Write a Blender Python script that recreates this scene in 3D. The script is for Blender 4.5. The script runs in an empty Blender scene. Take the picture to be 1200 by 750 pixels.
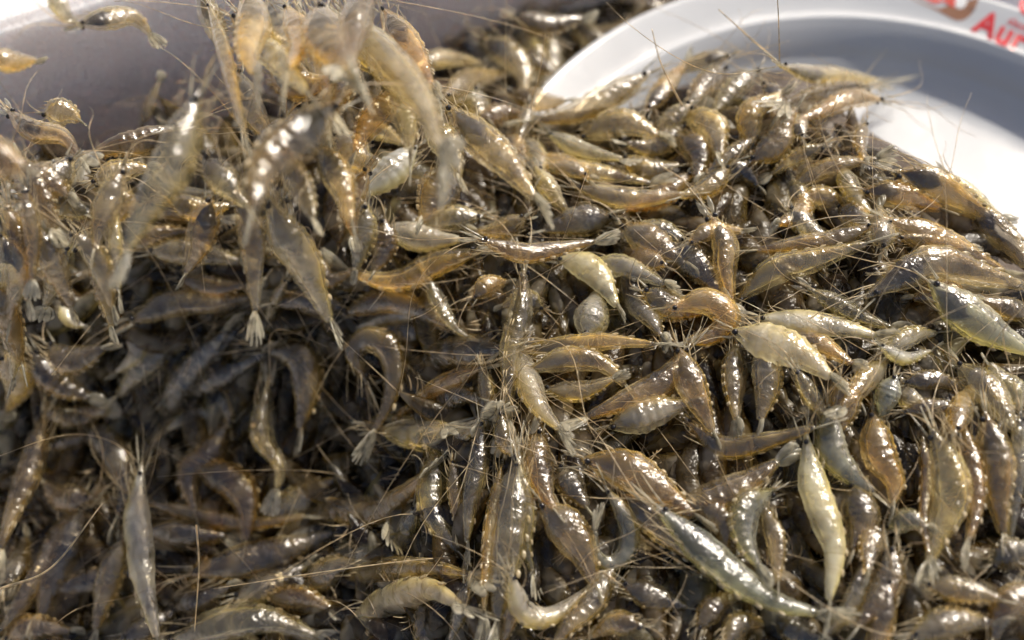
import bpy, bmesh, math, random
import numpy as np
from mathutils import Vector, Matrix
random.seed(7); RNG = np.random.default_rng(7)
SC = bpy.context.scene
C = SC.collection

# ------------------------------------------------------------ camera, sky, sun, exposure
PIT = math.radians(55.7); DIST = .32; FOV = math.radians(50)
CAM = np.array([0, -math.cos(PIT)*DIST, math.sin(PIT)*DIST])
FWD = -CAM/DIST; RGT = np.array([1., 0, 0]); UPV = np.cross(RGT, FWD)
cam = bpy.data.cameras.new('camera'); cam.sensor_width = 36; cam.lens = 18/math.tan(FOV/2)
cam.clip_start = .005; cam.clip_end = 200
cam.dof.use_dof = True; cam.dof.focus_distance = .266; cam.dof.aperture_fstop = 6.5; cam.dof.aperture_blades = 0
co = bpy.data.objects.new('camera', cam); C.objects.link(co); SC.camera = co
co.location = CAM; co.rotation_euler = (math.pi/2-PIT, 0, 0)

SUN_EL = math.radians(50); SUN_AZ = math.radians(44)      # azimuth measured from +Y (away from the camera) to +X
w = bpy.data.worlds.new('World'); SC.world = w; w.use_nodes = True
nt = w.node_tree; nt.nodes.clear()
sky = nt.nodes.new('ShaderNodeTexSky'); sky.sky_type = 'NISHITA'; sky.sun_disc = False
sky.dust_density = 4.; sky.air_density = .75; sky.ozone_density = .3; sky.sun_elevation = SUN_EL; sky.sun_rotation = SUN_AZ
bg = nt.nodes.new('ShaderNodeBackground'); bg.inputs[1].default_value = .125
wo = nt.nodes.new('ShaderNodeOutputWorld')
nt.links.new(sky.outputs[0], bg.inputs[0]); nt.links.new(bg.outputs[0], wo.inputs[0])
sl = bpy.data.lights.new('sun', 'SUN'); sl.energy = 4.4; sl.angle = math.radians(.53); sl.color = (1, .92, .80)
so = bpy.data.objects.new('sun', sl); C.objects.link(so)
sd = Vector((math.sin(SUN_AZ)*math.cos(SUN_EL), math.cos(SUN_AZ)*math.cos(SUN_EL), math.sin(SUN_EL)))
so.rotation_euler = sd.to_track_quat('Z', 'Y').to_euler(); so.location = sd*2
SC.view_settings.view_transform = 'Standard'; SC.view_settings.look = 'None'
SC.view_settings.exposure = .18; SC.view_settings.gamma = 1; SC.view_settings.use_curve_mapping = False
SC.render.engine = 'CYCLES'
SC.cycles.max_bounces = 5; SC.cycles.diffuse_bounces = 2; SC.cycles.glossy_bounces = 2
SC.cycles.transmission_bounces = 4; SC.cycles.transparent_max_bounces = 16
SC.cycles.caustics_reflective = False; SC.cycles.caustics_refractive = False
SC.cycles.use_denoising = True; SC.cycles.use_adaptive_sampling = True; SC.cycles.adaptive_threshold = .05; SC.cycles.adaptive_min_samples = 16
SC.cycles.sample_clamp_indirect = 4

# ------------------------------------------------------------ picture <-> place helpers (1200 x 750 units)
FPX = 600/math.tan(FOV/2)
def ray(px, py):
    d = FWD*FPX + RGT*(px-600) + UPV*(375-py)
    return d/np.linalg.norm(d)
def on_z(px, py, z):
    d = ray(px, py); return CAM + d*((z-CAM[2])/d[2])
def proj(P):
    v = np.asarray(P)-CAM; z = v@FWD
    return np.stack([600+FPX*(v@RGT)/z, 375-FPX*(v@UPV)/z], -1)

# ------------------------------------------------------------ node helpers
class NT:
    def __init__(s, name):
        s.m = bpy.data.materials.new(name); s.m.use_nodes = True; s.t = s.m.node_tree; s.t.nodes.clear()
        s.out = s.t.nodes.new('ShaderNodeOutputMaterial')
    def n(s, typ, ins=None, **kw):
        x = s.t.nodes.new('ShaderNode'+typ)
        for k, v in kw.items(): setattr(x, k, v)
        for k, v in (ins or {}).items():
            if isinstance(v, bpy.types.NodeSocket): s.t.links.new(v, x.inputs[k])
            else: x.inputs[k].default_value = v
        return x
    def math(s, op, a, b=0., c=0., clamp=False):
        return s.n('Math', {0: a, 1: b, 2: c}, operation=op, use_clamp=clamp).outputs[0]
    def ramp(s, v, a, b, lo=0., hi=1.):
        return s.n('MapRange', {'Value': v, 'From Min': a, 'From Max': b, 'To Min': lo, 'To Max': hi}, interpolation_type='SMOOTHSTEP').outputs[0]
    def mix(s, f, a, b, mode='MIX'):
        x = s.n('Mix', data_type='RGBA', blend_type=mode)
        for i, v in ((0, f), (6, a), (7, b)):
            if isinstance(v, bpy.types.NodeSocket): s.t.links.new(v, x.inputs[i])
            else: x.inputs[i].default_value = v
        return x.outputs[2]
    def done(s, sh): s.t.links.new(sh, s.out.inputs[0]); return s.m

def flesh_material(name, island=False, core=False):
    OPM = .95 if core else (.7 if island else .55)
    g = NT(name)
    at = g.n('Attribute', attribute_name='body'); sp = g.n('SeparateXYZ', {0: at.outputs['Vector']})
    u, dv, ph = sp.outputs
    geo = g.n('NewGeometry'); oi = g.n('ObjectInfo')
    tc = g.n('TexCoord').outputs['Object']
    if island:
        cr = g.n('ValToRGB', {0: geo.outputs['Random Per Island']}); cr.color_ramp.interpolation = 'CONSTANT'
        cols = [(0, (.16, .11, .05, 1)), (.25, (.18, .135, .07, 1)), (.45, (.20, .15, .065, 1)), (.62, (.05, .036, .02, 1)), (.78, (.20, .17, .11, 1)), (.92, (.33, .30, .21, 1))]  # lower shrimps coloured darker, shade of the gaps put into their tone
        while len(cr.color_ramp.elements) < len(cols): cr.color_ramp.elements.new(.5)
        for e, (p, c) in zip(cr.color_ramp.elements, cols): e.position = p; e.color = c
        base = cr.outputs[0]; op = .8; rnd = geo.outputs['Random Per Island']; organ_amt = g.ramp(rnd, .3, .9)
    else:
        base = oi.outputs['Color']; op = oi.outputs['Alpha']; rnd = oi.outputs['Random']
        organ_amt = g.math('DIVIDE', oi.outputs['Object Index'], 100.)
    off = g.n('CombineXYZ', {0: g.math('MULTIPLY', rnd, 3.7), 1: g.math('MULTIPLY', rnd, 1.3), 2: 0.})
    P = g.n('VectorMath', {0: tc, 1: off.outputs[0]}, operation='ADD').outputs[0]
    n1 = g.n('TexNoise', {'Vector': P, 'Scale': 300., 'Detail': 1.5}).outputs[0]
    vent = g.ramp(g.math('ADD', dv, g.math('MULTIPLY', n1, .5)), .35, -.75)
    warm = g.mix(1., base, (1.12, 1.02, .52, 1), 'MULTIPLY')
    c = g.mix(g.math('MULTIPLY', vent, .8), base, warm)
    seg = g.ramp(ph, .55, .95); inabd = g.ramp(u, .33, .38)
    c = g.mix(g.math('MULTIPLY', g.math('MULTIPLY', seg, inabd), .18), c, (.78, .70, .50, 1))
    c = g.mix(g.ramp(n1, .42, .68, 0, .4), c, g.mix(1., c, (.45, .39, .30, 1), 'MULTIPLY'))
    c = g.mix(g.math('MULTIPLY', g.ramp(ph, .10, .02), inabd), c, g.mix(1., c, (.40, .32, .22, 1), 'MULTIPLY'))
    blot = g.n('TexNoise', {'Vector': P, 'Scale': 130., 'Detail': 1.}).outputs[0]
    c = g.mix(g.ramp(blot, .52, .66, 0, .30), c, (.84, .80, .68, 1))
    op = g.math('MULTIPLY', op, g.ramp(blot, .34, .66, .55, 1.55), clamp=True)
    org = 0.; spk = 0.; bump = geo.outputs['Normal']
    if core or island:
        # gut line along the back and the dark stomach in the head shield
        c = g.mix(g.math('MULTIPLY', g.math('MULTIPLY', g.ramp(dv, .75, .95), inabd), g.ramp(n1, .40, .55, 0, .6)), c, (.07, .045, .025, 1))
        du = g.math('ABSOLUTE', g.math('SUBTRACT', u, g.math('ADD', .20, g.math('MULTIPLY', n1, .05))))
        dd = g.math('ABSOLUTE', g.math('SUBTRACT', dv, g.math('SUBTRACT', g.math('MULTIPLY', n1, 1.1), .60)))
        r = g.math('ADD', g.math('MULTIPLY', du, 4.8), g.math('MULTIPLY', dd, .55))
        org = g.math('MULTIPLY', g.ramp(r, 1.12, .80), organ_amt, clamp=True)
        c = g.mix(g.math('MULTIPLY', org, .95), c, (.028, .016, .010, 1))
    if not core:
        wrk = g.n('TexNoise', {'Vector': P, 'Scale': 430., 'Detail': 3., 'Roughness': .62}).outputs[0]
        bump = g.n('Bump', {'Strength': .75, 'Distance': .0010, 'Height': wrk}).outputs[0]
        spk = g.math('MULTIPLY', g.ramp(wrk, .66, .72), .8)
        c = g.mix(spk, c, (.07, .045, .025, 1))
    # a scattering skin or muscle layer: its opacity grows where it is seen edge-on, as through any thin layer
    cosv = g.math('ABSOLUTE', g.n('VectorMath', {0: geo.outputs['Incoming'], 1: geo.outputs['Normal']}, operation='DOT_PRODUCT').outputs['Value'])
    tau = g.math('MULTIPLY', g.math('LOGARITHM', g.math('SUBTRACT', 1.001, g.math('MULTIPLY', op, OPM)), math.e), -1.)
    o1 = g.math('SUBTRACT', 1., g.math('EXPONENT', g.math('MULTIPLY', g.math('DIVIDE', tau, g.math('MAXIMUM', cosv, .13)), -1.)))
    if core: o1 = g.math('MAXIMUM', o1, org)
    o2 = o1
    if not core: o2 = g.math('MAXIMUM', o1, g.math('MULTIPLY', spk, .6), clamp=True)
    df = g.n('BsdfDiffuse', {0: c, 'Normal': bump}); tl = g.n('BsdfTranslucent', {0: g.mix(1., c, (1.08, 1., .64, 1), 'MULTIPLY'), 'Normal': bump})
    sc_ = g.n('MixShader', {0: .64, 1: df.outputs[0], 2: tl.outputs[0]})
    tr = g.n('BsdfTransparent', {0: g.mix(.34, (1, 1, 1, 1), g.mix(1., c, (1.35, 1.35, 1.35, 1), 'MULTIPLY'))})
    body = g.n('MixShader', {0: o2, 1: tr.outputs[0], 2: sc_.outputs[0]})
    if core: return g.done(body.outputs[0])
    gl = g.n('BsdfGlossy', {'Color': (1, 1, 1, 1), 'Roughness': .155, 'Normal': bump})
    fr = g.n('Fresnel', {'IOR': 1.45, 'Normal': bump}).outputs[0]
    front = g.math('SUBTRACT', 1., geo.outputs['Backfacing'])
    top = g.n('MixShader', {0: g.math('MULTIPLY', g.math('MULTIPLY_ADD', fr, .35 if island else .9, .012 if island else .06, clamp=True), front), 1: body.outputs[0], 2: gl.outputs[0]})
    return g.done(top.outputs[0])

def thin_material(name, col, op, rough=.2):
    g = NT(name)
    tc = g.n('TexCoord').outputs['Object']
    n = g.n('TexNoise', {'Vector': tc, 'Scale': 500.}).outputs[0]
    c = g.mix(g.ramp(n, .35, .7), col, tuple(x*.5 for x in col[:3])+(1,))
    d = g.n('BsdfDiffuse', {0: c}); t = g.n('BsdfTranslucent', {0: c})
    dt = g.n('MixShader', {0: .55, 1: d.outputs[0], 2: t.outputs[0]})
    a = dt if op >= .99 else g.n('MixShader', {0: op, 1: g.n('BsdfTransparent').outputs[0], 2: dt.outputs[0]})
    gl = g.n('BsdfGlossy', {'Roughness': rough}); fr = g.math('MULTIPLY', g.n('Fresnel', {'IOR': 1.5}).outputs[0], g.math('SUBTRACT', 1., g.n('NewGeometry').outputs['Backfacing']))
    return g.done(g.n('MixShader', {0: fr, 1: a.outputs[0], 2: gl.outputs[0]}).outputs[0])

M_FLESH = flesh_material('shrimp_shell_clear'); M_CORE = flesh_material('shrimp_muscle', core=True); M_MASS = flesh_material('shrimp_flesh_mass', True)
M_HAIR = thin_material('feeler_gold', (.88, .72, .46, 1), 1., .3)
M_FIN = thin_material('fin_clear', (.86, .80, .62, 1), .5, .2)
M_LEG = thin_material('leg_clear', (.80, .68, .44, 1), 1., .2)
def eye_material():
    g = NT('shrimp_eye_black'); tc = g.n('TexCoord').outputs['Object']
    n = g.n('TexNoise', {'Vector': tc, 'Scale': 900.}).outputs[0]
    c = g.mix(n, (.004, .004, .006, 1), (.02, .016, .014, 1))
    return g.done(g.n('BsdfPrincipled', {'Base Color': c, 'Roughness': .12}).outputs[0])
M_EYE = eye_material()
def foam_material():
    g = NT('white_expanded_foam'); tc = g.n('TexCoord').outputs['Object']
    v = g.n('TexVoronoi', {'Vector': tc, 'Scale': 430.}); e = g.n('TexVoronoi', {'Vector': tc, 'Scale': 430.}, feature='DISTANCE_TO_EDGE')
    n = g.n('TexNoise', {'Vector': tc, 'Scale': 22., 'Detail': 3.}).outputs[0]
    edge = g.ramp(e.outputs[0], .0, .14)
    c = g.mix(edge, (.92, .90, .89, 1), (.89, .855, .845, 1))
    c = g.mix(g.ramp(n, .45, .75, 0, .3), c, (.70, .63, .58, 1))
    h = g.math('ADD', g.math('MULTIPLY', edge, .6), g.math('MULTIPLY', v.outputs['Distance'], -.5))
    b = g.n('Bump', {'Strength': .9, 'Distance': .0009, 'Height': h}).outputs[0]
    return g.done(g.n('BsdfPrincipled', {'Base Color': c, 'Roughness': .55, 'Normal': b, 'Subsurface Weight': .85, 'Subsurface Scale': .016, 'Subsurface Radius': (1., .93, .9)}).outputs[0])
M_FOAM = foam_material()
def plate_material():
    g = NT('white_glazed_plate'); tc = g.n('TexCoord').outputs['Object']
    n = g.n('TexNoise', {'Vector': tc, 'Scale': 35., 'Detail': 4.}).outputs[0]
    c = g.mix(g.ramp(n, .4, .75, 0, .5), (.47, .485, .50, 1), (.44, .445, .455, 1))
    n2 = g.n('TexNoise', {'Vector': tc, 'Scale': 60., 'Detail': 2.}).outputs[0]
    b = g.n('Bump', {'Strength': .06, 'Distance': .001, 'Height': n2}).outputs[0]
    return g.done(g.n('BsdfPrincipled', {'Base Color': c, 'Roughness': g.ramp(n2, .3, .7, .1, .24), 'Normal': b}).outputs[0])
M_PLATE = plate_material()
def print_material(name, col):
    g = NT(name); tc = g.n('TexCoord').outputs['Object']
    n = g.n('TexNoise', {'Vector': tc, 'Scale': 1500., 'Detail': 2.}).outputs[0]
    c = g.mix(g.ramp(n, .45, .75, 0, .35), col, tuple(x*.6+.2 for x in col[:3])+(1,))
    return g.done(g.n('BsdfPrincipled', {'Base Color': c, 'Roughness': .25}).outputs[0])
M_RED = print_material('red_print', (.60, .035, .04, 1)); M_BROWN = print_material('brown_print', (.27, .13, .07, 1))
M_CORAL = print_material('coral_print', (.68, .10, .07, 1)); M_BLACK = print_material('black_print', (.03, .02, .03, 1)); M_WHITE = print_material('white_print', (.78, .78, .76, 1))
def dull(name, a, b, sc):
    g = NT(name); tc = g.n('TexCoord').outputs['Object']
    n = g.n('TexNoise', {'Vector': tc, 'Scale': sc, 'Detail': 5.}).outputs[0]
    bp = g.n('Bump', {'Strength': .8, 'Distance': .003, 'Height': n}).outputs[0]
    return g.done(g.n('BsdfPrincipled', {'Base Color': g.mix(n, a, b), 'Roughness': .45, 'Normal': bp}).outputs[0])
M_GAP_SHADE = dull('gap_shade_brown', (.02, .012, .006, 1), (.08, .048, .022, 1), 180.)  # near-black brown, stands in for the shade deep in the gaps
M_GROUND = dull('pale_concrete', (.50, .48, .46, 1), (.60, .58, .56, 1), 30.)

# ------------------------------------------------------------ mesh helpers
def cm(pts, n):
    """smooth curve through pts, n samples even in arc length"""
    p = np.asarray(pts, float)
    q = np.vstack([2*p[0]-p[1], p, 2*p[-1]-p[-2]]); out = []
    for i in range(1, len(q)-2):
        t = np.linspace(0, 1, 24, endpoint=False)[:, None]
        a, b, c, d = q[i-1], q[i], q[i+1], q[i+2]
        out.append(.5*((2*b)+(-a+c)*t+(2*a-5*b+4*c-d)*t**2+(-a+3*b-3*c+d)*t**3))
    out.append(p[-1][None]); o = np.vstack(out)
    s = np.r_[0, np.cumsum(np.linalg.norm(np.diff(o, axis=0), axis=1))]
    k = np.linspace(0, s[-1], n)
    r = np.stack([np.interp(k, s, o[:, j]) for j in range(3)], -1)
    return r, s[-1]
def unit(v): return v/np.maximum(np.linalg.norm(v, axis=-1, keepdims=True), 1e-12)
def sweep(P, D, ra, rb, m, shape=None):
    """tube along P, dorsal radius ra along D, side radius rb; closed ends"""
    n = len(P); T = unit(np.gradient(P, axis=0))
    D = np.broadcast_to(D, P.shape); D = unit(D-(D*T).sum(1)[:, None]*T); S = np.cross(T, D)
    th = np.linspace(0, 2*math.pi, m, endpoint=False)
    a = np.broadcast_to(ra, (n,))[:, None]*np.cos(th)[None]; b = np.broadcast_to(rb, (n,))[:, None]*np.sin(th)[None]
    if shape is not None: a = a*shape; b = b*shape
    V = P[:, None]+a[..., None]*D[:, None]+b[..., None]*S[:, None]
    V = V.reshape(-1, 3)
    i = np.arange(n-1)[:, None]*m; j = np.arange(m)[None]; k = (j+1) % m
    F = np.stack([i+j, i+k, i+m+k, i+m+j], -1).reshape(-1, 4)
    return V, F, [list(range(m))[::-1], list(range((n-1)*m, n*m))]
class Soup:
    def __init__(s): s.v = []; s.q = []; s.x = []; s.b = []; s.n = 0
    def add(s, V, F, caps, attr=None):
        s.v.append(V); s.q.append(F+s.n); s.x += [[k+s.n for k in c] for c in caps]
        s.b.append(np.zeros_like(V) if attr is None else attr); s.n += len(V)
    def mesh(s, name, origin=None, mat=None, attr=False):
        V = np.vstack(s.v); V = V-(origin if origin is not None else 0)
        Q = np.vstack(s.q) if s.q else np.zeros((0, 4), int)
        me = bpy.data.meshes.new(name)
        loops = np.concatenate([Q.ravel(), np.array([k for c in s.x for k in c], int)]).astype(np.int32)
        ls = np.concatenate([np.arange(len(Q))*4, len(Q)*4+np.r_[0, np.cumsum([len(c) for c in s.x])][:-1]]).astype(np.int32) if s.x else (np.arange(len(Q))*4).astype(np.int32)
        me.vertices.add(len(V)); me.vertices.foreach_set('co', V.astype(np.float32).ravel())
        me.loops.add(len(loops)); me.loops.foreach_set('vertex_index', loops)
        me.polygons.add(len(ls)); me.polygons.foreach_set('loop_start', ls)
        me.update(calc_edges=True); me.validate()
        me.polygons.foreach_set('use_smooth', np.ones(len(me.polygons), bool))
        if attr:
            a = me.attributes.new('body', 'FLOAT_VECTOR', 'POINT'); a.data.foreach_set('vector', np.vstack(s.b).astype(np.float32).ravel())
        if mat: me.materials.append(mat)
        return me
def obj(name, me, parent=None, loc=None):
    o = bpy.data.objects.new(name, me); C.objects.link(o)
    if parent: o.parent = parent
    if loc is not None: o.location = loc
    return o
def bm_obj(name, bm, mat, parent=None, smooth=False):
    me = bpy.data.meshes.new(name); bm.normal_update(); bm.to_mesh(me); bm.free(); me.materials.append(mat)
    if smooth: me.polygons.foreach_set('use_smooth', np.ones(len(me.polygons), bool))
    return obj(name, me, parent)
def empty(name, loc, label, cat, group=None):
    o = bpy.data.objects.new(name, None); C.objects.link(o); o.location = loc; o.empty_display_size = .01
    o['label'] = label; o['category'] = cat
    if group: o['group'] = group
    return o

# ------------------------------------------------------------ shape of the heap
PC = np.array([.107, .0078]); R_OUT = .1163; R_IN = .1017
def plate_z(r):
    pr = [(0, 0), (.080, 0), (.086, .0008), (.0915, .0045), (.096, .0115), (.099, .0160), (.1017, .0180), (.104, .0188), (.113, .0232), (.1163, .0240)]
    return np.interp(r, [a for a, b in pr], [b for a, b in pr])
EDGE = [(-400, 260, 0), (-150, 225, 0), (0, 195, .004), (130, 180, .004), (280, 130, 0), (400, 85, -.004), (470, 74, -.006), (555, 80, 0), (622, 118, .018), (700, 112, .020), (790, 78, .016),
        (850, 68, .008), (930, 74, .006), (1035, 92, .003), (1015, 150, .002), (1080, 190, .003), (1150, 232, .003), (1215, 290, .005), (1400, 480, .01)]
EP = np.array([on_z(x, y, z) for x, y, z in EDGE])
def H(x, y, full=False):
    p = np.array([x, y]); A = EP[:-1, :2]; B = EP[1:, :2]; d = B-A
    t = np.clip(((p-A)*d).sum(1)/(d*d).sum(1), 0, 1); q = A+d*t[:, None]; v = p-q
    dist = np.hypot(v[:, 0], v[:, 1]); k = dist.argmin()
    side = -(d[k, 0]*v[k, 1]-d[k, 1]*v[k, 0])
    zb = EP[k, 2]*(1-t[k])+EP[k+1, 2]*t[k]
    crest = np.interp(x, [-.2, -.08, .02, .1, .2], [.020, .030, .039, .053, .050])
    f = np.exp(-dist[k]/.022) if side > 0 else 1.
    h = zb*f + crest*(1-f) - (0 if side > 0 else dist[k]*1.5)
    fall = max(0., .035-y)
    h -= (.09*fall+.22*fall*fall)*(1 if side > 0 else 0)
    sx_ = min(1., max(0., (.005-x)/.06)); sy_ = min(1., max(0., (.010-y)/.036)); sx_ = sx_*sx_*(3-2*sx_); sy_ = sy_*sy_*(3-2*sy_)
    h -= .048*sx_*sy_
    h += .0035*math.sin(x*95+y*40)*math.sin(y*120-x*30)*(1-f)
    if full: return h, side > 0
    return h
def hit(px, py, lift=0.):
    d = ray(px, py); lo, hi = None, None; t = .125
    while t < .6:
        P = CAM+d*t
        if P[2] < H(P[0], P[1])+lift: hi = t; break
        t += .004
    if hi is None: return CAM+d*.36
    lo = hi-.004
    for _ in range(10):
        m = (lo+hi)/2; P = CAM+d*m
        if P[2] < H(P[0], P[1])+lift: hi = m
        else: lo = m
    return CAM+d*hi

# ------------------------------------------------------------ foam box
wa = on_z(470, 62, -.006); wb = on_z(740, 6, -.022)
wd = unit(np.array([wb[0]-wa[0], wb[1]-wa[1], 0])); wn = np.array([-wd[1], wd[0], 0])      # wn points away from the camera
d0 = ray(52, 14); tt = ((wa-CAM)@wn)/(d0@wn); TOPZ = (CAM+d0*tt)[2]
FLOOR = -.085
def foam_block(name, parent, a, b, n, th, z0, z1):
    bm = bmesh.new()
    vs = [bm.verts.new((*(p[:2]), z)) for z in (z0, z1) for p in (a, b, b+n*th, a+n*th)]
    for f in ((0, 1, 2, 3), (4, 7, 6, 5), (0, 4, 5, 1), (1, 5, 6, 2), (2, 6, 7, 3), (3, 7, 4, 0)): bm.faces.new([vs[k] for k in f])
    bmesh.ops.recalc_face_normals(bm, faces=bm.faces)
    bmesh.ops.bevel(bm, geom=list(bm.edges), offset=.0022, segments=3, affect='EDGES')
    return bm_obj(name, bm, M_FOAM, parent, False)
corner = wa-wd*.30; far = wa+wd*.42
box = empty('foam_box', (wa[0], wa[1], FLOOR), 'white expanded foam box holding the shrimps, its wall behind them', 'box')
inv = Vector(-box.location)
for nm, a_, b_, n_, z0_, z1_ in (('back_wall', corner, far, wn, FLOOR, TOPZ), ('side_wall', corner+wd*0, corner-wn*.45, -wd, FLOOR, TOPZ-.001), ('box_floor', corner-wn*.45-wd*.02, far-wn*.45, wn, FLOOR-.02, FLOOR-.001)):
    o = foam_block(nm, box, a_, b_, n_, .028 if nm != 'box_floor' else .47, z0_, z1_); o.location = inv

# ground
bm = bmesh.new(); bmesh.ops.create_grid(bm, x_segments=2, y_segments=2, size=60)
for v in bm.verts: v.co.z = FLOOR-.0215
g_ = bm_obj('ground', bm, M_GROUND); g_['kind'] = 'structure'

# ------------------------------------------------------------ plate
plate = empty('plate', (PC[0], PC[1], 0), 'white glazed round plate with red and brown print on its rim', 'plate')
prof = [(0, 0), (.04, 0), (.078, 0), (.083, .0003), (.0865, .0012), (.0895, .0030), (.0922, .0058), (.0938, .0080), (.0944, .0086), (.0949, .0098), (.0968, .0128), (.0988, .0158), (.1003, .0174), (.1012, .0183), (.1017, .0189), (.1023, .0191), (.1029, .0188),
        (.1036, .01865), (.1048, .0190), (.108, .0205), (.112, .0226), (.1145, .0238), (.1156, .0243), (.1163, .0240), (.1165, .0234), (.1160, .0226), (.110, .0190), (.103, .0158), (.098, .0120), (.094, .005), (.089, -.001), (.080, -.003), (.060, -.003), (.058, -.005), (.054, -.005), (.052, -.003), (0, -.003)]
bm = bmesh.new(); NS = 160; rings = []
for r, z in prof:
    rings.append([bm.verts.new((0, 0, z))] if r == 0 else [bm.verts.new((r*math.cos(2*math.pi*k/NS), r*math.sin(2*math.pi*k/NS), z)) for k in range(NS)])
for a, b in zip(rings[:-1], rings[1:]):
    for k in range(NS):
        k2 = (k+1) % NS
        f = [a[k % len(a)], a[k2 % len(a)], b[k2 % len(b)], b[k % len(b)]]
        u_ = []
        for v in f:
            if v not in u_: u_.append(v)
        bm.faces.new(u_)
bmesh.ops.recalc_face_normals(bm, faces=bm.faces)
bm_obj('dish', bm, M_PLATE, plate, True)
RP = [p for p in prof[:23]]
def rim_pt(px, py, lift):
    d = ray(px, py); t = .2; hi = .45; lo = .2
    for _ in range(40):
        m = (lo+hi)/2; P = CAM+d*m; r = math.hypot(P[0]-PC[0], P[1]-PC[1])
        z = np.interp(r, [a for a, b in RP], [b for a, b in RP])+lift
        if P[2] < z: hi = m
        else: lo = m
    P = CAM+d*hi; return (P[0]-PC[0], P[1]-PC[1], P[2])
def decal_poly(name, polys, mat, lift):
    bm = bmesh.new()
    for poly in polys:
        vs = [bm.verts.new((x, y, 0)) for x, y in poly]
        es = [bm.edges.new((vs[i], vs[(i+1) % len(vs)])) for i in range(len(vs))]
    bmesh.ops.triangle_fill(bm, edges=bm.edges[:], use_beauty=True)
    bmesh.ops.subdivide_edges(bm, edges=[e for e in bm.edges if e.calc_length() > 6], cuts=1)
    bmesh.ops.triangulate(bm, faces=bm.faces)
    for v in bm.verts: v.co = rim_pt(v.co.x, v.co.y, lift)
    bmesh.ops.recalc_face_normals(bm, faces=bm.faces)
    return bm_obj(name, bm, mat, plate)
def smooth_poly(pts, n=7):
    p = np.array(pts, float); N = len(p); out = []
    for i in range(N):
        a, b, c, d = p[i-1], p[i], p[(i+1) % N], p[(i+2) % N]
        for t in np.arange(n)/n: out.append(tuple(.5*((2*b)+(-a+c)*t+(2*a-5*b+4*c-d)*t*t+(-a+3*b-3*c+d)*t**3)))
    return out
badge = smooth_poly([(1040, -18), (1072, 0), (1097, 12), (1118, 23), (1128, 23.5), (1138, 17), (1144, 7), (1148, -8), (1150, -30), (1100, -55), (1050, -45)])
decal_poly('logo_badge', [badge], M_BROWN, .00010)
decal_poly('logo_red_field', [smooth_poly([(1062, -14), (1082, -2), (1096, 4), (1106, 2), (1118, 9), (1122, -2), (1130, -25), (1095, -45), (1065, -35)])], M_CORAL, .00018)
decal_poly('logo_white_lobe', [smooth_poly([(1122, -6), (1119.5, 3), (1120, 8), (1126, 10), (1132, 6), (1132.5, -3), (1130, -14)])], M_WHITE, .00026)
def stroke(pts, wd_):
    p = np.array(pts, float); t = unit(np.gradient(p, axis=0)); n = np.stack([-t[:, 1], t[:, 0]], -1)*wd_/2
    return [tuple(q) for q in np.vstack([p+n, (p-n)[::-1]])]
decal_poly('logo_scribble', [stroke([(1133, 3), (1135, 7), (1139, 10), (1144, 9)], 1.1), stroke([(1139, 9.4), (1138, 12), (1142, 13)], .8)], M_BLACK, .00026)
def word(name, txt, x, y, h, ang, mat, shear=0., off=0., sx=1.):
    cu = bpy.data.curves.new(name, 'FONT'); cu.body = txt; cu.offset = off; cu.shear = shear; cu.fill_mode = 'FRONT'; cu.resolution_u = 5
    cu.space_character = 1.08
    t = bpy.data.objects.new(name, cu); C.objects.link(t); dg = bpy.context.evaluated_depsgraph_get()
    me = bpy.data.meshes.new_from_object(t.evaluated_get(dg)); bpy.data.objects.remove(t); bpy.data.curves.remove(cu)
    ca, sa = math.cos(ang), math.sin(ang)
    for v in me.vertices:
        gx, gy = v.co.x*h*sx, v.co.y*h
        v.co = rim_pt(x+gx*ca+gy*sa, y+gx*sa-gy*ca, .00016)
    me.materials.clear(); me.materials.append(mat)
    return obj(name, me, plate)
AN = math.radians(25)
word('lettering', 'Aur', 1139, 35, 40, AN, M_RED, .08, .035, .95)
word('small_lettering', 'desde', 1179, 27, 15, AN, M_RED, .3, .008, .9)
word('upper_lettering', 'Caf', 1190, 11, 34, AN, M_RED, .08, .035, .95)

# ------------------------------------------------------------ the shrimp
PR_U = [0, .008, .02, .05, .10, .17, .25, .32, .40, .50, .60, .70, .80, .90, .96, .985, 1]
PR_R = [.015, .09, .13, .22, .37, .60, .83, .95, 1.0, .98, .88, .72, .55, .39, .28, .22, .02]
SEG = np.array([.345, .455, .555, .645, .73, .81, 1.0001])
def body_tube(P, D, R, fat, n, m, rng):
    u = np.linspace(0, 1, n); r = np.interp(u, PR_U, PR_R)
    k = np.clip(np.searchsorted(SEG, u, side='right')-1, -1, 5)
    ph = np.where(k >= 0, (u-SEG[np.maximum(k, 0)])/(SEG[np.maximum(k, 0)+1]-SEG[np.maximum(k, 0)]), u/SEG[0])
    step = np.where(k >= 0, .98+.038*ph**2, 1.)*(1+.025*np.sin(u*23+rng.uniform(0, 6))+.02*np.sin(u*57+rng.uniform(0, 6)))
    r = r*step
    th = np.linspace(0, 2*math.pi, m, endpoint=False)
    pl = np.where(k >= 0, np.abs(np.sin(math.pi*ph))**.6, .3)[:, None]
    lobe = 1+.03*pl*np.exp(-((np.abs(th-math.pi)-.9)/.35)**2)[None]-.05*np.exp(-((th-math.pi)/.3)**2)[None]
    keel = 1+.04*np.exp(-(np.minimum(th, 2*math.pi-th)/.35)**2)[None]
    V, F, caps = sweep(P, D, r*R, r*R*fat, m, lobe*keel)
    at = np.stack([np.repeat(u, m), np.tile(np.cos(th), n), np.repeat(ph, m)], -1)
    return V, F, caps, at, r*R
eye_bm = bmesh.new(); bmesh.ops.create_icosphere(eye_bm, subdivisions=2, radius=1)
EYE = bpy.data.meshes.new('eye'); eye_bm.to_mesh(EYE); eye_bm.free(); EYE.materials.append(M_EYE)
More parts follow.
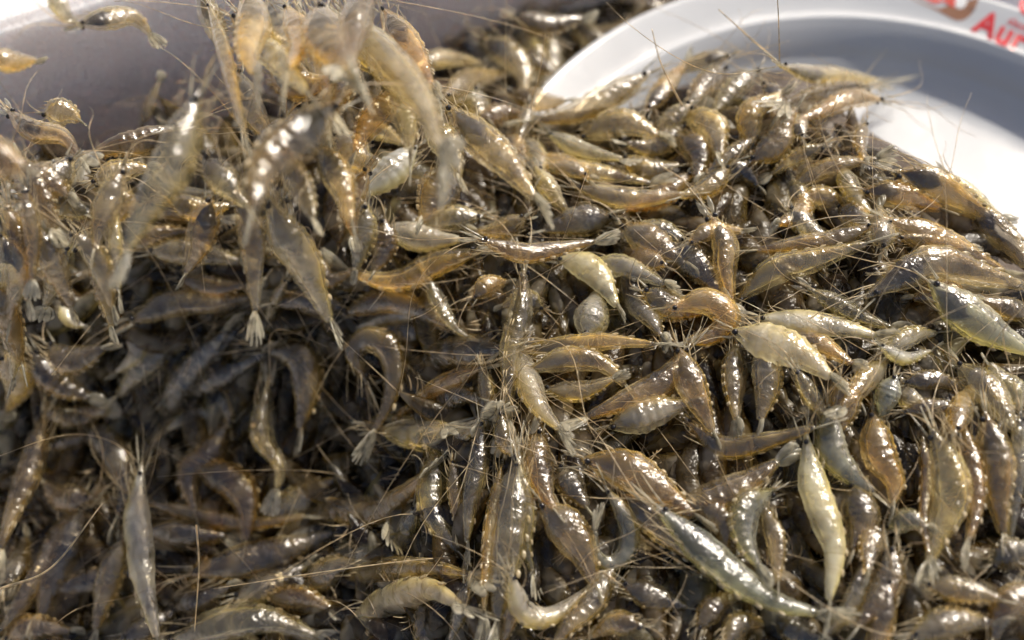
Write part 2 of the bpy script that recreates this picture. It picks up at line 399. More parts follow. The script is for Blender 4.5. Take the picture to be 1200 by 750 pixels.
EYE.polygons.foreach_set('use_smooth', np.ones(len(EYE.polygons), bool))
def frames(P, D):
    T = unit(np.gradient(P, axis=0)); D = np.broadcast_to(D, P.shape); D = unit(D-(D*T).sum(1)[:, None]*T); return T, D, np.cross(T, D)
def strand(soup, start, d0, bend, L, r0, n, m=3, tip=.25, curl=None):
    s = np.linspace(0, 1, n)[:, None]
    P = start+d0*L*s+bend*L*s**2
    if curl is not None: P = P+curl*L*np.sin(s*5.)*s
    soup.add(*sweep(P, np.cross(d0, bend+1e-5)+1e-6, np.linspace(r0, r0*tip, n), np.linspace(r0, r0*tip, n), m))
def shrimp_parts(curve, R, fat, sgn, roll, rng, L, detail=True):
    """curve: samples head -> tail tip"""
    N = len(curve); nb = int(N*.90)
    view = unit(CAM-curve[N//2]); n = unit(view*.55+np.array([0, 0, .45]))
    T = unit(np.gradient(curve, axis=0)); D = unit(np.cross(n, T)*sgn); S = np.cross(T, D)
    D = D*math.cos(roll)+S*math.sin(roll)
    P = curve[:nb]; Db = D[:nb]
    return P, Db, T, D
GROUP = 'shrimps lying in the heap'; FGROUP = 'blurred shrimps hanging near the camera'
SHRIMPS = []
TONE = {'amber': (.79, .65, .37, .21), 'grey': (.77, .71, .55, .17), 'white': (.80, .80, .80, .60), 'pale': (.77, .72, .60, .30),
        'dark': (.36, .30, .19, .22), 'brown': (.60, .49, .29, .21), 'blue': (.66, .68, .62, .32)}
def make_shrimp(curve, L, R, tone, sgn, roll, dark, fg, rng, label=None, lite=False):
    n, m = (58, 16)
    cen = curve.mean(0)
    N = 64; nb = 57
    view = unit(CAM-cen); up = unit(view*.6+np.array([0, 0, .4]))
    T = unit(np.gradient(curve, axis=0)); D = unit(np.cross(up, T)*sgn); S = np.cross(T, D)
    D = unit(D*math.cos(roll)+S*math.sin(roll)); S = np.cross(T, D)
    root = empty('shrimp', cen, label or '', 'shrimp', FGROUP if fg else GROUP)
    # body
    s = Soup(); fat = rng.uniform(.72, .88)
    V, F, caps, at, rr = body_tube(curve[:nb], D[:nb], R, fat, nb, m, rng); s.add(V, F, caps, at)
    nf = len(F); kc = slice(3, nb-2)
    V2, F2, caps2, at2, _ = body_tube(curve[kc]-D[kc]*R*.06, D[kc], R*.70, fat*.86, nb-5, 10, rng); s.add(V2, F2, caps2, at2)
    me = s.mesh('body', cen, M_FLESH, True); me.materials.append(M_CORE)
    mi = np.zeros(len(me.polygons), np.int32); mi[nf:nf+len(F2)] = 1; mi[-2:] = 1; me.polygons.foreach_set('material_index', mi)
    b = obj('body', me, root)
    c = np.array(TONE[tone]); j = rng.uniform(.82, 1.18); hw = rng.uniform(-.05, .05); c[:3] = np.clip(c[:3]*j*np.array([1+hw, 1, 1-2*hw]), 0, .88)
    b.color = (*c[:3], min(1, c[3]*rng.uniform(.8, 1.2)*(.8 if fg and tone != 'white' else 1))); b.pass_index = int(dark*100)
    # eyes
    k = 4
    for sd_ in (-1, 1):
        e = obj('eye', EYE, root, curve[k]+S[k]*sd_*R*.27*fat*1.25+D[k]*R*.12-cen); er = R*.13+.00015; e.scale = (er, er, er)
    # rostrum and feeler scales
    s = Soup()
    strand(s, curve[3]+D[3]*R*.35, -T[1]*.97+D[1]*.18, D[1]*.05, L*.21, R*.085, 7, 4, .06)
    for sd_ in (-1, 1):
        Pq = curve[2]+S[2]*sd_*R*.2-D[2]*R*.05; q = np.linspace(0, 1, 7)[:, None]
        dirn = unit(-T[0]+S[0]*sd_*.16-D[0]*.12)
        s.add(*sweep(Pq+dirn*L*.17*q, S[0], R*.17*np.sin(np.pi*np.clip(q[:, 0]*.86+.1, 0, 1))+2e-5, np.full(7, R*.03), 6))
    obj('rostrum', s.mesh('rostrum', cen, M_FIN), root)
    # long feelers
    for sd_ in (-1, 1):
        s = Soup(); st = curve[1]+S[1]*sd_*R*.18-D[1]*R*.1
        d0 = unit(-T[0]+rng.normal(size=3)*.24); bd = rng.normal(size=3)*.62; bd -= (bd@d0)*d0; bd[2] -= .38
        strand(s, st, d0, bd, L*rng.uniform(.45, 1.15), .00013+R*.012, 18, 3, .35, rng.normal(size=3)*.10)
        obj('antenna', s.mesh('antenna', cen, M_HAIR), root)
    s = Soup()
    for q in range(2):
        strand(s, curve[1]-D[1]*R*.05*q, unit(-T[0]+rng.normal(size=3)*.22), rng.normal(size=3)*.2, L*rng.uniform(.12, .24), .00009+R*.008, 8, 3, .4)
    # legs
    for i, uu in enumerate(np.linspace(.10, .26, 3)):
        kk = int(uu*nb)
        for sd_ in (-1, 1):
            st = curve[kk]-D[kk]*R*np.interp(uu, PR_U, PR_R)*.8+S[kk]*sd_*R*.25
            dd = unit(-D[kk]*.45-T[kk]*rng.uniform(.6, 1.5)+S[kk]*sd_*rng.uniform(.0, .35))
            strand(s, st, dd, -T[kk]*rng.uniform(-.4, .7)+D[kk]*rng.uniform(0, .4)+rng.normal(size=3)*.12, L*rng.uniform(.10, .20), R*.035+.00004, 8, 4, .3)
    obj('leg_cluster', s.mesh('leg_cluster', cen, M_LEG), root)
    s = Soup()
    for i in range(5):
        kk = int((.40+.098*i)*nb)
        for sd_ in (-1, 1):
            st = curve[kk]-D[kk]*R*np.interp(kk/nb, PR_U, PR_R)*.88+S[kk]*sd_*R*.10; q = np.linspace(0, 1, 6)[:, None]
            dd = unit(-D[kk]*.18+T[kk]*rng.uniform(.9, 1.4))
            s.add(*sweep(st+dd*L*.04*q, T[kk], R*.11*np.sin(np.pi*(q[:, 0]*.8+.15))+2e-5, np.full(6, R*.03), 5))
    obj('swimmeret_row', s.mesh('swimmeret_row', cen, M_LEG), root)
    # tail fan
    s = Soup(); kb = nb-2; tl = np.linalg.norm(curve[-1]-curve[kb])*1.5; spread = rng.uniform(.14, .36)
    for a in (-2, -1, 0, 1, 2):
        q = np.linspace(0, 1, 8)[:, None]; dd = unit(T[-3]+S[-3]*a*spread)
        ln = tl*(1.05 if a == 0 else 1.1-.06*abs(a)); wd_ = R*(.17 if a == 0 else .36)
        base = curve[kb]+S[-3]*a*R*.06-D[-3]*R*.04*abs(a)
        s.add(*sweep(base+dd*ln*q, S[-3], wd_*np.sin(np.pi*np.clip(q[:, 0]*.83+.09, 0, 1))**.7+2e-5, np.full(8, R*.045), 6))
    obj('tail_fan', s.mesh('tail_fan', cen, M_FIN), root)
    px = proj(curve)
    SHRIMPS.append(dict(root=root, px=px, tone=tone, dark=dark, fg=fg, w=R, L=np.linalg.norm(np.diff(px, axis=0), axis=1).sum(), label=label, z=cen[2]))
    return root

# ------------------------------------------------------------ individual shrimps followed from the photograph
#   (tile, tone, width, points head->tail, dark stomach, height above heap, label)
TR = []
TO = {1: (0, 0), 2: (400, 0), 3: (800, 0), 4: (0, 250), 5: (400, 250), 6: (800, 250), 7: (0, 500), 8: (400, 500), 9: (800, 500)}
def S_(tile, tone, wd_, pts, dark=.25, up=.0, fg=0., label=None):
    ox, oy = TO[tile]; TR.append((tone, wd_/3, [(ox+x/3, oy+y/3) for x, y in pts], dark, up, fg, label))
# bottom centre
S_(8,'white',110,[(60,665),(190,605),(300,570),(380,605),(440,640)],.2,.006,0,'opaque white humped shrimp, tail to the right, near the bottom edge left of centre')
S_(8,'pale',120,[(150,10),(300,30),(420,30),(530,-40)],.1,.005,0,'fat pale shrimp lying level below the ring-shaped brown one')
S_(8,'amber',110,[(-120,330),(0,290),(120,300),(230,230),(310,150)],.3,.003)
S_(8,'grey',100,[(340,90),(315,230),(340,340),(430,460)],.1,.003)
S_(8,'amber',50,[(390,130),(400,250),(410,380)],.2,.005)
S_(8,'grey',70,[(495,0),(480,150),(455,270),(440,430)],.8,.006)
S_(8,'grey',130,[(620,130),(600,300),(580,480),(540,720)],.2,.005,0,'broad grey translucent shrimp hanging head up, bottom centre')
S_(8,'amber',55,[(560,160),(530,330),(510,500),(500,680)],.2,.003)
S_(8,'grey',60,[(625,140),(655,300),(650,420),(680,540)],.2,.004)
S_(8,'brown',95,[(690,30),(690,130),(720,240),(760,300)],.3,.004)
S_(8,'brown',130,[(715,280),(790,350),(850,440),(895,570)],.1,.008,0,'plump purplish translucent shrimp tapering down to the right, beside the curled grey one')
S_(8,'blue',70,[(945,235),(1005,330),(1010,430),(945,485),(890,440),(900,350)],.1,.006,0,'small grey shrimp curled into a ring, right of bottom centre')
S_(8,'white',80,[(600,540),(640,650),(740,665),(880,560)],.1,.005,0,'white shrimp bent like a U, right of bottom centre')
S_(8,'grey',90,[(950,500),(880,620),(800,700),(740,780)],.1,.004)
S_(8,'amber',130,[(880,120),(1010,150),(1130,230),(1260,330)],.5,.006)
S_(8,'grey',110,[(1000,240),(1080,310),(1180,400),(1300,500)],.4,.003)
S_(8,'grey',70,[(260,290),(215,400),(160,480)],.1,.003)
S_(8,'amber',100,[(20,530),(150,510),(320,500),(480,530)],.3,.003)
S_(8,'amber',60,[(560,-40),(570,50),(630,80),(670,10)],.2,.005)
S_(8,'dark',90,[(770,150),(800,200),(870,290)],.3,.001)
S_(8,'grey',60,[(440,560),(420,650),(380,760)],.2,.003)
S_(8,'amber',50,[(620,600),(590,690),(560,790)],.2,.003)
S_(8,'grey',110,[(-20,440),(90,450),(220,475)],.2,.001)
S_(8,'dark',90,[(1000,560),(1100,600),(1230,640)],.2,.0)
S_(8,'brown',80,[(1050,700),(960,690),(880,740)],.2,.0)
# bottom right
S_(9,'white',100,[(440,70),(460,200),(500,320),(535,440),(510,640)],.1,.008,0,'opaque bluish white shrimp hanging head up with a long narrow tail, lower right')
S_(9,'blue',100,[(515,-50),(520,80),(580,160),(690,245)],.2,.006)
S_(9,'amber',110,[(670,-30),(695,100),(745,190),(735,280)],.3,.005)
S_(9,'grey',125,[(890,40),(930,130),(945,260),(900,380),(860,500)],.2,.006,0,'large grey translucent shrimp arched to the right, lower right')
S_(9,'amber',50,[(840,20),(860,160),(850,330),(870,480)],.1,.002)
S_(9,'brown',80,[(980,-10),(1015,140),(1030,280),(1000,420)],.2,.003)
S_(9,'brown',115,[(1070,-20),(1105,120),(1110,260),(1130,400)],.3,.004)
S_(9,'grey',65,[(1185,-20),(1170,150),(1160,320),(1150,420)],.1,.006)
S_(9,'blue',110,[(300,235),(220,290),(220,400),(280,510)],.1,.003)
S_(9,'grey',65,[(290,290),(330,400),(335,560)],.1,.004)
S_(9,'blue',115,[(-60,310),(90,450),(220,555),(350,625),(510,660)],.3,.008,0,'long bluish grey shrimp with golden underside sloping down right, along the bottom right of centre')
S_(9,'amber',75,[(30,-10),(140,75),(300,50),(490,-5)],.2,.006)
S_(9,'brown',125,[(-10,280),(110,255),(230,195),(350,110)],.2,.003)
S_(9,'brown',120,[(600,210),(630,330),(590,450)],.3,.002)
S_(9,'grey',75,[(640,490),(600,620),(490,750)],.1,.003)
S_(9,'brown',100,[(740,440),(720,560),(610,710)],.2,.002)
S_(9,'dark',100,[(1090,480),(1160,440),(1250,450)],.2,.004)
S_(9,'grey',85,[(870,560),(1000,580),(1130,610)],.1,.003)
S_(9,'grey',100,[(820,730),(950,680),(1110,690)],.2,.004)
S_(9,'dark',100,[(330,670),(400,720),(500,750)],.2,.0)
S_(9,'blue',80,[(730,350),(800,325),(870,360)],.1,.003)
S_(9,'dark',90,[(60,280),(140,330),(150,440)],.2,.0)
S_(9,'brown',100,[(1220,560),(1130,640),(1090,760)],.2,.002)
S_(9,'amber',80,[(60,700),(120,620),(200,600)],.2,.001)
S_(9,'grey',80,[(150,760),(200,690),(300,700)],.2,.001)
S_(9,'brown',90,[(700,340),(660,420),(650,520)],.3,.001)
# bottom left
S_(7,'white',92,[(492,180),(480,310),(492,420),(505,540),(560,780)],.25,.03,0,'slender opaque white shrimp hanging straight down with needle beak, lower left')
S_(7,'brown',95,[(150,-20),(110,140),(50,290),(-10,460)],.2,.016,.01)
S_(7,'grey',90,[(940,-130),(920,30),(985,140),(965,245)],.2,.022,0,'glassy grey shrimp with upturned pointed tail, lower left of centre')
S_(7,'brown',90,[(800,-10),(740,90),(660,160),(690,320)],.3,.009)
S_(7,'brown',110,[(700,150),(820,190),(870,280),(860,430)],.4,.008)
S_(7,'brown',110,[(700,510),(880,470),(1050,420),(1210,360)],.5,.004)
S_(7,'amber',60,[(540,270),(720,320),(900,340),(1100,310)],.2,.003)
S_(7,'grey',110,[(950,340),(1060,250),(1190,180)],.1,.001)
S_(7,'dark',100,[(530,370),(650,380),(810,390)],.2,.0)
S_(7,'grey',90,[(425,410),(380,560),(330,730)],.1,.003)
S_(7,'dark',130,[(290,290),(220,420),(170,560),(140,690)],.2,.002)
S_(7,'brown',92,[(310,250),(220,250),(150,190)],.2,.004)
S_(7,'amber',60,[(190,70),(260,55),(330,30)],.2,.006)
S_(7,'grey',120,[(620,750),(800,690),(960,680),(1140,750)],.1,.006,0,'broad pinkish grey crusty-backed shrimp at the bottom edge, left of centre')
S_(7,'grey',100,[(840,600),(960,550),(1090,480)],.1,.002)
S_(7,'brown',80,[(950,600),(1080,600),(1180,650)],.2,.0)
S_(7,'brown',65,[(10,710),(90,600),(190,410),(245,320)],.2,.004)
S_(7,'amber',95,[(1080,570),(1180,490),(1270,480)],.2,.002)
S_(7,'dark',90,[(20,560),(70,470),(90,380)],.2,.0)
S_(7,'brown',80,[(30,740),(120,700),(260,720)],.2,.002)
S_(7,'dark',90,[(620,640),(700,600),(820,560)],.2,.0)
S_(7,'dark',80,[(440,740),(560,690),(640,620)],.2,.0)
# middle left (close hanging ones carry a distance towards the camera)
S_(4,'grey',80,[(870,-170),(870,-20),(890,150),(895,270),(900,390)],.2,.02,0.056,'blurred grey shrimp hanging straight down, its tail fan below the dark-bellied one')
S_(4,'pale',112,[(950,-40),(1000,60),(1065,160),(1110,270),(1175,410)],.1,.02,0.049,'pale tapering shrimp hanging down to the right, left of centre, tail sharp')
S_(4,'grey',95,[(540,130),(700,135),(860,175)],.2,.006,0,'grey shrimp with white swimming legs lying level, left part above the dark hollow')
S_(4,'amber',110,[(480,370),(620,310),(760,310),(900,285)],.7,.004)
S_(4,'amber',112,[(950,475),(1060,500),(1080,620),(1050,780)],.4,.02,0,'golden edged brown shrimp hanging from a level strand, left of centre')
S_(4,'grey',48,[(1005,240),(955,330),(935,440)],.1,.007)
S_(4,'amber',60,[(1120,160),(1150,235),(1240,205)],.1,.006)
S_(4,'white',55,[(450,430),(485,490),(400,565)],.0,.010)
S_(4,'dark',110,[(580,720),(660,560),(810,400)],.2,.002)
S_(4,'dark',100,[(820,420),(700,520),(590,640)],.2,.0)
S_(4,'grey',100,[(590,470),(500,540),(410,650)],.3,.008)
S_(4,'pale',75,[(-60,230),(40,215),(140,190)],.1,.008)
S_(4,'pale',100,[(20,500),(65,600),(20,700)],.1,.012,.01)
S_(4,'grey',45,[(760,620),(800,690),(812,770)],.0,.006)
S_(4,'dark',85,[(630,640),(780,570),(950,480)],.2,.003)
S_(4,'grey',55,[(590,760),(700,700),(800,750)],.2,.004)
S_(4,'brown',110,[(1210,330),(1080,300),(960,320)],.3,.0)
S_(4,'grey',90,[(250,120),(200,220),(150,350)],.3,.02,0.035)
S_(4,'brown',100,[(180,470),(250,520),(380,470)],.4,.015,.015)
S_(4,'brown',110,[(120,500),(210,600),(330,650)],.4,.010,.01)
S_(4,'amber',60,[(330,620),(360,690),(260,690)],.1,.006)
S_(4,'white',50,[(215,330),(250,380),(300,400)],.0,.01)
S_(4,'amber',60,[(470,120),(560,70),(680,60)],.3,.004)
S_(4,'brown',90,[(500,-20),(640,-10),(800,20)],.3,.003)
S_(4,'grey',100,[(150,660),(260,720),(380,690)],.2,.004)
S_(4,'amber',70,[(640,230),(760,260),(880,250)],.3,.0)
# middle
S_(5,'amber',95,[(460,140),(330,180),(230,230),(130,235),(0,190)],.2,.006,0,'amber shrimp with pointed bright tail to the left, just left of the middle')
S_(5,'brown',85,[(30,345),(160,305),(280,340),(390,405)],.3,.003)
S_(5,'grey',58,[(305,230),(345,320),(390,390),(455,445)],.1,.008,0,'thin glassy shrimp slanting to a bright tail point, just left of the middle')
S_(5,'pale',60,[(290,340),(150,375),(0,420)],.1,.003)
S_(5,'dark',115,[(570,480),(420,490),(300,520),(200,570)],.3,.001)
S_(5,'brown',88,[(75,560),(45,480),(110,440),(180,500),(175,640),(100,790)],.2,.014,.01,'brown shrimp looped into a ring at the top, blurred, left of the middle')
S_(5,'grey',92,[(640,220),(630,350),(598,480),(590,600),(580,760)],.6,.010,0,'slender grey shrimp hanging head up with dark head, centre of the picture')
S_(5,'pale',92,[(615,470),(650,580),(695,680),(780,770)],.1,.009,0,'pale golden shrimp slanting down right beside the slender central one')
S_(5,'amber',82,[(490,545),(390,590),(290,650),(170,735)],.2,.006)
S_(5,'grey',62,[(495,550),(515,650),(480,760)],.2,.006)
S_(5,'amber',68,[(650,480),(790,465),(940,450),(1130,462)],.3,.006,0,'amber shrimp with black eye lying level, right of the centre')
S_(5,'pale',84,[(680,545),(800,510),(920,530),(1010,620)],.1,.006)
S_(5,'grey',75,[(730,620),(850,625),(970,575)],.1,.005)
S_(5,'white',95,[(780,160),(870,190),(925,250),(975,340)],.1,.008,0,'bluish white arched shrimp with glossy back, just above and right of the centre')
S_(5,'white',80,[(880,180),(980,185),(1060,215),(1150,255)],.2,.007,0,'white shrimp with yellow belly lying beside the bluish arched one')
S_(5,'brown',72,[(510,100),(640,140),(760,125),(910,92)],.2,.014,.012)
S_(5,'white',92,[(170,55),(290,92),(430,92)],.1,.005)
S_(5,'amber',105,[(1070,280),(1160,330),(1280,350)],.6,.004)
S_(5,'amber',95,[(1210,490),(1140,590),(1020,650),(840,725)],.2,.007)
S_(5,'pale',115,[(960,745),(1080,700),(1240,660)],.1,.006,0,'fat pale shrimp with sparkling back lying level, right of and below the centre')
S_(5,'pale',115,[(860,430),(890,340),(900,270)],.1,.003)
S_(5,'dark',90,[(1000,280),(1080,360),(1130,440)],.2,.002)
S_(5,'brown',105,[(1000,50),(1110,110),(1220,190)],.6,.005)
S_(5,'dark',105,[(940,15),(830,30),(700,60)],.7,.006)
S_(5,'grey',80,[(40,745),(220,735),(390,748)],.1,.003)
S_(5,'grey',92,[(85,-20),(75,100),(45,210)],.2,.015,.012)
S_(5,'brown',90,[(150,30),(150,130),(110,210)],.2,.012,.01)
S_(5,'amber',70,[(470,290),(520,250),(590,240)],.3,.002)
S_(5,'brown',100,[(300,400),(180,430),(60,390)],.2,.0)
S_(5,'grey',85,[(480,10),(340,20),(220,60)],.2,.003)
S_(5,'amber',80,[(640,20),(560,60),(470,60)],.3,.005)
S_(5,'grey',70,[(700,330),(640,300),(560,330)],.3,.002)
S_(5,'brown',90,[(300,690),(420,640),(500,660)],.2,.0)
S_(5,'pale',80,[(1200,90),(1100,60),(960,80)],.2,.004)
S_(5,'amber',75,[(1130,180),(1040,150),(980,110)],.2,.004)
# middle right
S_(6,'grey',115,[(680,270),(790,205),(900,170),(1030,208),(1230,262)],1.,.010,0,'large shrimp with black belly spot and long beak pointing left, right side of the heap')
S_(6,'amber',95,[(730,30),(860,75),(980,130),(1150,215)],.3,.006)
S_(6,'blue',130,[(890,260),(980,345),(1090,420),(1250,500)],.9,.009,0,'plump dark bellied grey shrimp sloping down to the right edge')
S_(6,'white',128,[(200,420),(330,460),(430,505),(535,590)],.1,.010,0,'fat opaque white teardrop-shaped shrimp, right of the middle')
S_(6,'white',92,[(290,370),(430,385),(560,400),(700,435)],.2,.006,0,'white backed shrimp lying level just above the teardrop-shaped one')
S_(6,'amber',80,[(370,415),(500,470),(610,540)],.2,.004)
S_(6,'amber',95,[(-20,330),(80,308),(155,360),(110,430),(-10,455)],.2,.006)
S_(6,'grey',92,[(210,290),(320,200),(450,165),(670,100)],.2,.008,0,'long glossy grey shrimp rising to the right, right half above the middle')
S_(6,'amber',72,[(650,50),(520,100),(400,110),(240,130)],.2,.005)
S_(6,'amber',112,[(105,20),(150,110),(150,200),(178,340)],.7,.008,0,'golden shrimp with dark head hanging down to a narrow tail, right half above the middle')
S_(6,'dark',120,[(-30,120),(60,190),(135,290)],.7,.004)
S_(6,'grey',100,[(285,470),(300,600),(270,740)],.1,.004)
S_(6,'brown',92,[(190,460),(180,600),(190,740)],.1,.002)
S_(6,'amber',100,[(-10,490),(40,620),(110,780)],.2,.009)
S_(6,'grey',62,[(405,560),(460,660),(525,750)],.1,.008)
S_(6,'amber',112,[(555,590),(570,680),(550,770)],.1,.003)
S_(6,'blue',82,[(745,580),(715,650),(700,730)],.1,.005)
S_(6,'dark',65,[(790,590),(900,585),(990,625)],.2,.006)
S_(6,'grey',110,[(980,540),(1090,640),(1170,780)],.2,.007)
S_(6,'dark',62,[(790,695),(900,680),(1000,690)],.2,.005)
S_(6,'grey',80,[(460,275),(560,330),(640,370),(750,405)],.2,.003)
S_(6,'pale',92,[(710,530),(640,590),(550,690)],.9,.006,0,'pale shrimp with round dark head beside a spiky pale tail fan, right of the middle')
S_(6,'dark',100,[(1020,-30),(1100,60),(1160,110),(1210,200)],.8,.008)
S_(6,'brown',62,[(770,85),(880,105),(1010,115)],.2,.005)
S_(6,'grey',80,[(380,-10),(440,50),(510,80)],.4,.006)
S_(6,'brown',90,[(1000,300),(920,280),(800,300)],.2,.0)
S_(6,'grey',90,[(700,120),(700,60),(690,-30)],.2,.006)
S_(6,'pale',70,[(720,480),(800,430),(900,420)],.1,.008)
S_(6,'white',50,[(700,470),(780,510),(880,480)],.0,.009)
S_(6,'amber',80,[(960,760),(980,680),(1020,600)],.2,.004)
S_(6,'amber',60,[(30,100),(100,60),(220,60)],.2,.006)
S_(6,'grey',90,[(560,-20),(620,20),(660,60)],.3,.003)
S_(6,'brown',80,[(1210,350),(1120,330),(1040,300)],.2,.004)
S_(6,'pale',70,[(850,680),(780,640),(760,560)],.1,.003)
S_(6,'grey',100,[(1210,660),(1130,610),(1070,520)],.2,.005)
# upper right, on the plate
S_(3,'grey',62,[(360,235),(450,260),(560,265),(715,288)],.7,.006,0,'slim grey shrimp with long white beak, topmost of the heap on the plate')
S_(3,'dark',66,[(645,308),(520,320),(430,335),(350,370)],.5,.003)
S_(3,'amber',74,[(685,350),(590,345),(500,385),(390,430)],.3,.005,0,'brown shrimp with black eye whose feelers spread right over the bare plate')
S_(3,'amber',52,[(640,440),(622,495),(640,570)],.2,.007,0,'small upright amber shrimp beside the bare white plate')
S_(3,'amber',112,[(765,610),(870,640),(970,700),(1110,790)],1.,.008,0,'dark headed amber shrimp at the right edge of the heap with bright wet back')
S_(3,'amber',82,[(240,510),(235,400),(290,360),(360,325)],.2,.006)
S_(3,'amber',92,[(250,560),(330,510),(360,440),(405,370)],.2,.007)
S_(3,'grey',52,[(255,485),(170,540),(70,620)],.1,.008)
S_(3,'amber',62,[(155,195),(70,215),(-50,265)],.3,.005)
S_(3,'brown',84,[(140,245),(70,310),(10,400)],.3,.004)
S_(3,'grey',82,[(255,255),(180,310),(100,410)],.4,.005)
S_(3,'pale',100,[(20,410),(110,450),(135,560)],.1,.005)
S_(3,'grey',64,[(485,515),(390,560),(300,620)],.3,.006)
S_(3,'amber',72,[(155,595),(90,660),(-20,695)],.2,.007)
S_(3,'amber',72,[(390,655),(480,600),(570,575),(700,555)],.2,.006)
S_(3,'pale',72,[(560,590),(600,680),(670,760)],.1,.006)
S_(3,'dark',80,[(120,650),(200,600),(270,660)],.2,.0)
S_(3,'amber',92,[(650,670),(780,690),(920,740)],.3,.004)
S_(3,'brown',92,[(-10,480),(60,540),(50,640)],.2,.004)
S_(3,'pale',62,[(930,615),(1030,690),(1130,770)],.1,.009)
S_(3,'brown',70,[(290,300),(330,340),(320,420)],.5,.005)
S_(3,'grey',70,[(420,480),(400,440),(440,400)],.4,.005)
S_(3,'amber',80,[(440,700),(400,760),(330,790)],.3,.005)
S_(3,'pale',80,[(560,730),(470,690),(380,730)],.2,.004)
S_(3,'grey',80,[(370,640),(420,720),(420,800)],.5,.004)
# upper centre
S_(2,'grey',92,[(505,145),(590,190),(640,255),(640,340)],.3,.010,0,'grey shrimp perched arched against the dark hollow, left of the plate edge')
S_(2,'dark',70,[(640,190),(700,230),(760,260)],.2,.004)
S_(2,'grey',80,[(240,245),(330,208),(420,208),(510,228)],.2,.008,0,'sparkling grey shrimp lying level at the back of the heap below the foam wall')
S_(2,'amber',72,[(370,335),(450,280),(590,258)],.2,.006)
S_(2,'grey',112,[(385,385),(480,480),(585,580),(700,725)],1.,.03,0.039,'blurred shrimp with dark red-brown spots sloping down right, above the centre')
S_(2,'amber',92,[(1060,270),(930,350),(800,405),(650,425)],.3,.008,0,'amber shrimp lying along the left rim of the plate')
S_(2,'pale',62,[(740,475),(850,530),(1000,562)],.1,.008)
S_(2,'grey',72,[(710,580),(900,605),(1110,648)],.1,.007)
S_(2,'pale',72,[(850,665),(1010,700),(1230,682)],.1,.006)
S_(2,'grey',100,[(860,475),(990,430),(1130,485)],.3,.005)
S_(2,'grey',62,[(665,370),(640,440),(615,520)],.3,.008)
S_(2,'grey',64,[(650,490),(700,560),(690,625)],.1,.007)
S_(2,'amber',74,[(1080,380),(1150,290),(1215,215)],.4,.006)
S_(2,'grey',80,[(1220,370),(1150,430),(1090,500)],.4,.006)
S_(2,'grey',90,[(465,320),(480,390),(520,430)],.2,.005)
S_(2,'white',82,[(690,600),(740,680),(800,750)],.0,.006)
S_(2,'brown',72,[(470,440),(560,400),(660,410)],.2,.005)
S_(2,'white',100,[(250,530),(160,620),(30,700)],.1,.014,.012,'blurred bluish white shrimp with a row of sparkles, left of centre near the top')
S_(2,'brown',125,[(380,590),(335,680),(280,790)],.2,.02,0.035,'blurred rounded brown tail hanging left of and above the centre')
S_(2,'grey',128,[(30,60),(180,230),(280,360),(360,560)],.2,.03,0.079,'large blurred grey shrimp slanting down from the top, left of centre')
S_(2,'grey',110,[(0,470),(60,560),(150,575)],.2,.012,.01)
S_(2,'grey',60,[(70,460),(140,462),(220,510)],.1,.007)
S_(2,'amber',80,[(1000,560),(1080,600),(1200,580)],.3,.004)
S_(2,'grey',80,[(1200,450),(1100,520),(990,500)],.3,.004)
S_(2,'brown',80,[(600,330),(720,360),(800,350)],.2,.004)
S_(2,'amber',80,[(860,620),(780,570),(700,540)],.3,.004)
S_(2,'grey',70,[(270,330),(340,370),(440,350)],.2,.006)
S_(2,'brown',80,[(560,490),(620,530),(640,600)],.3,.004)
S_(2,'amber',80,[(1220,620),(1110,700),(980,740)],.3,.004)
S_(2,'dark',80,[(620,60),(720,90),(860,60)],.2,-.002)
# foreground, upper left
S_(1,'pale',76,[(285,85),(380,66),(470,62),(545,140)],.4,.05,0.088,'blurred yellowish shrimp tail hooked downward, against the foam wall, top left')
S_(1,'amber',70,[(-40,180),(30,215),(140,210)],.2,.04,0.088)
S_(1,'brown',130,[(-90,540),(10,565),(100,600)],1.,.04,0.100,'very blurred brown shrimp with dark belly at the left edge')
S_(1,'brown',85,[(40,400),(120,460),(220,480),(290,570)],.4,.03,0.053)
S_(1,'pale',85,[(160,400),(230,395),(285,430)],.0,.03,0.053)
S_(1,'brown',85,[(615,455),(500,500),(390,520),(290,570)],.8,.025,0.044,'blurred brown fuzzy-backed shrimp lying level below the pointed brown tail, upper left')
S_(1,'grey',125,[(690,350),(655,450),(600,600),(500,760),(425,930)],.2,.04,0.079,'long blurred grey shrimp hanging head up with needle beak, upper left')
S_(1,'brown',45,[(500,440),(530,360),(563,280)],.3,.015,.0,'small brown pointed tail standing up before the foam wall')
S_(1,'brown',90,[(90,650),(160,620),(250,700)],.4,.03,0.053)
S_(1,'grey',100,[(150,640),(230,720),(330,760)],.5,.025,0.044)
S_(1,'grey',45,[(735,20),(780,150),(830,350),(870,520)],.1,.035,0.079)
S_(1,'amber',105,[(880,-30),(890,80),(870,180),(905,280)],.6,.04,0.088,'blurred yellow-green shrimp hanging from the top edge, left of centre')
S_(1,'grey',85,[(890,140),(990,220),(1090,340)],.2,.04,0.074)
S_(1,'amber',150,[(1120,40),(1160,160),(1260,280)],.9,.04,0.088,'blurred amber shrimp with black eye at the top edge, left of centre')
S_(1,'brown',140,[(1170,370),(1060,470),(930,590),(880,780)],1.,.04,0.079,'large blurred shrimp with black-brown belly hanging down, upper left of centre')
S_(1,'grey',95,[(720,560),(790,640),(880,740)],.4,.03,0.053)
S_(1,'amber',80,[(600,700),(700,740),(820,720)],.3,.02,.01)
S_(1,'pale',70,[(20,700),(60,780),(150,840)],.1,.02,0.035)
S_(1,'brown',120,[(1290,-20),(1250,80),(1220,260)],.5,.04,0.088)
S_(1,'pale',60,[(180,-40),(220,40),(280,85)],.2,.05,0.088)
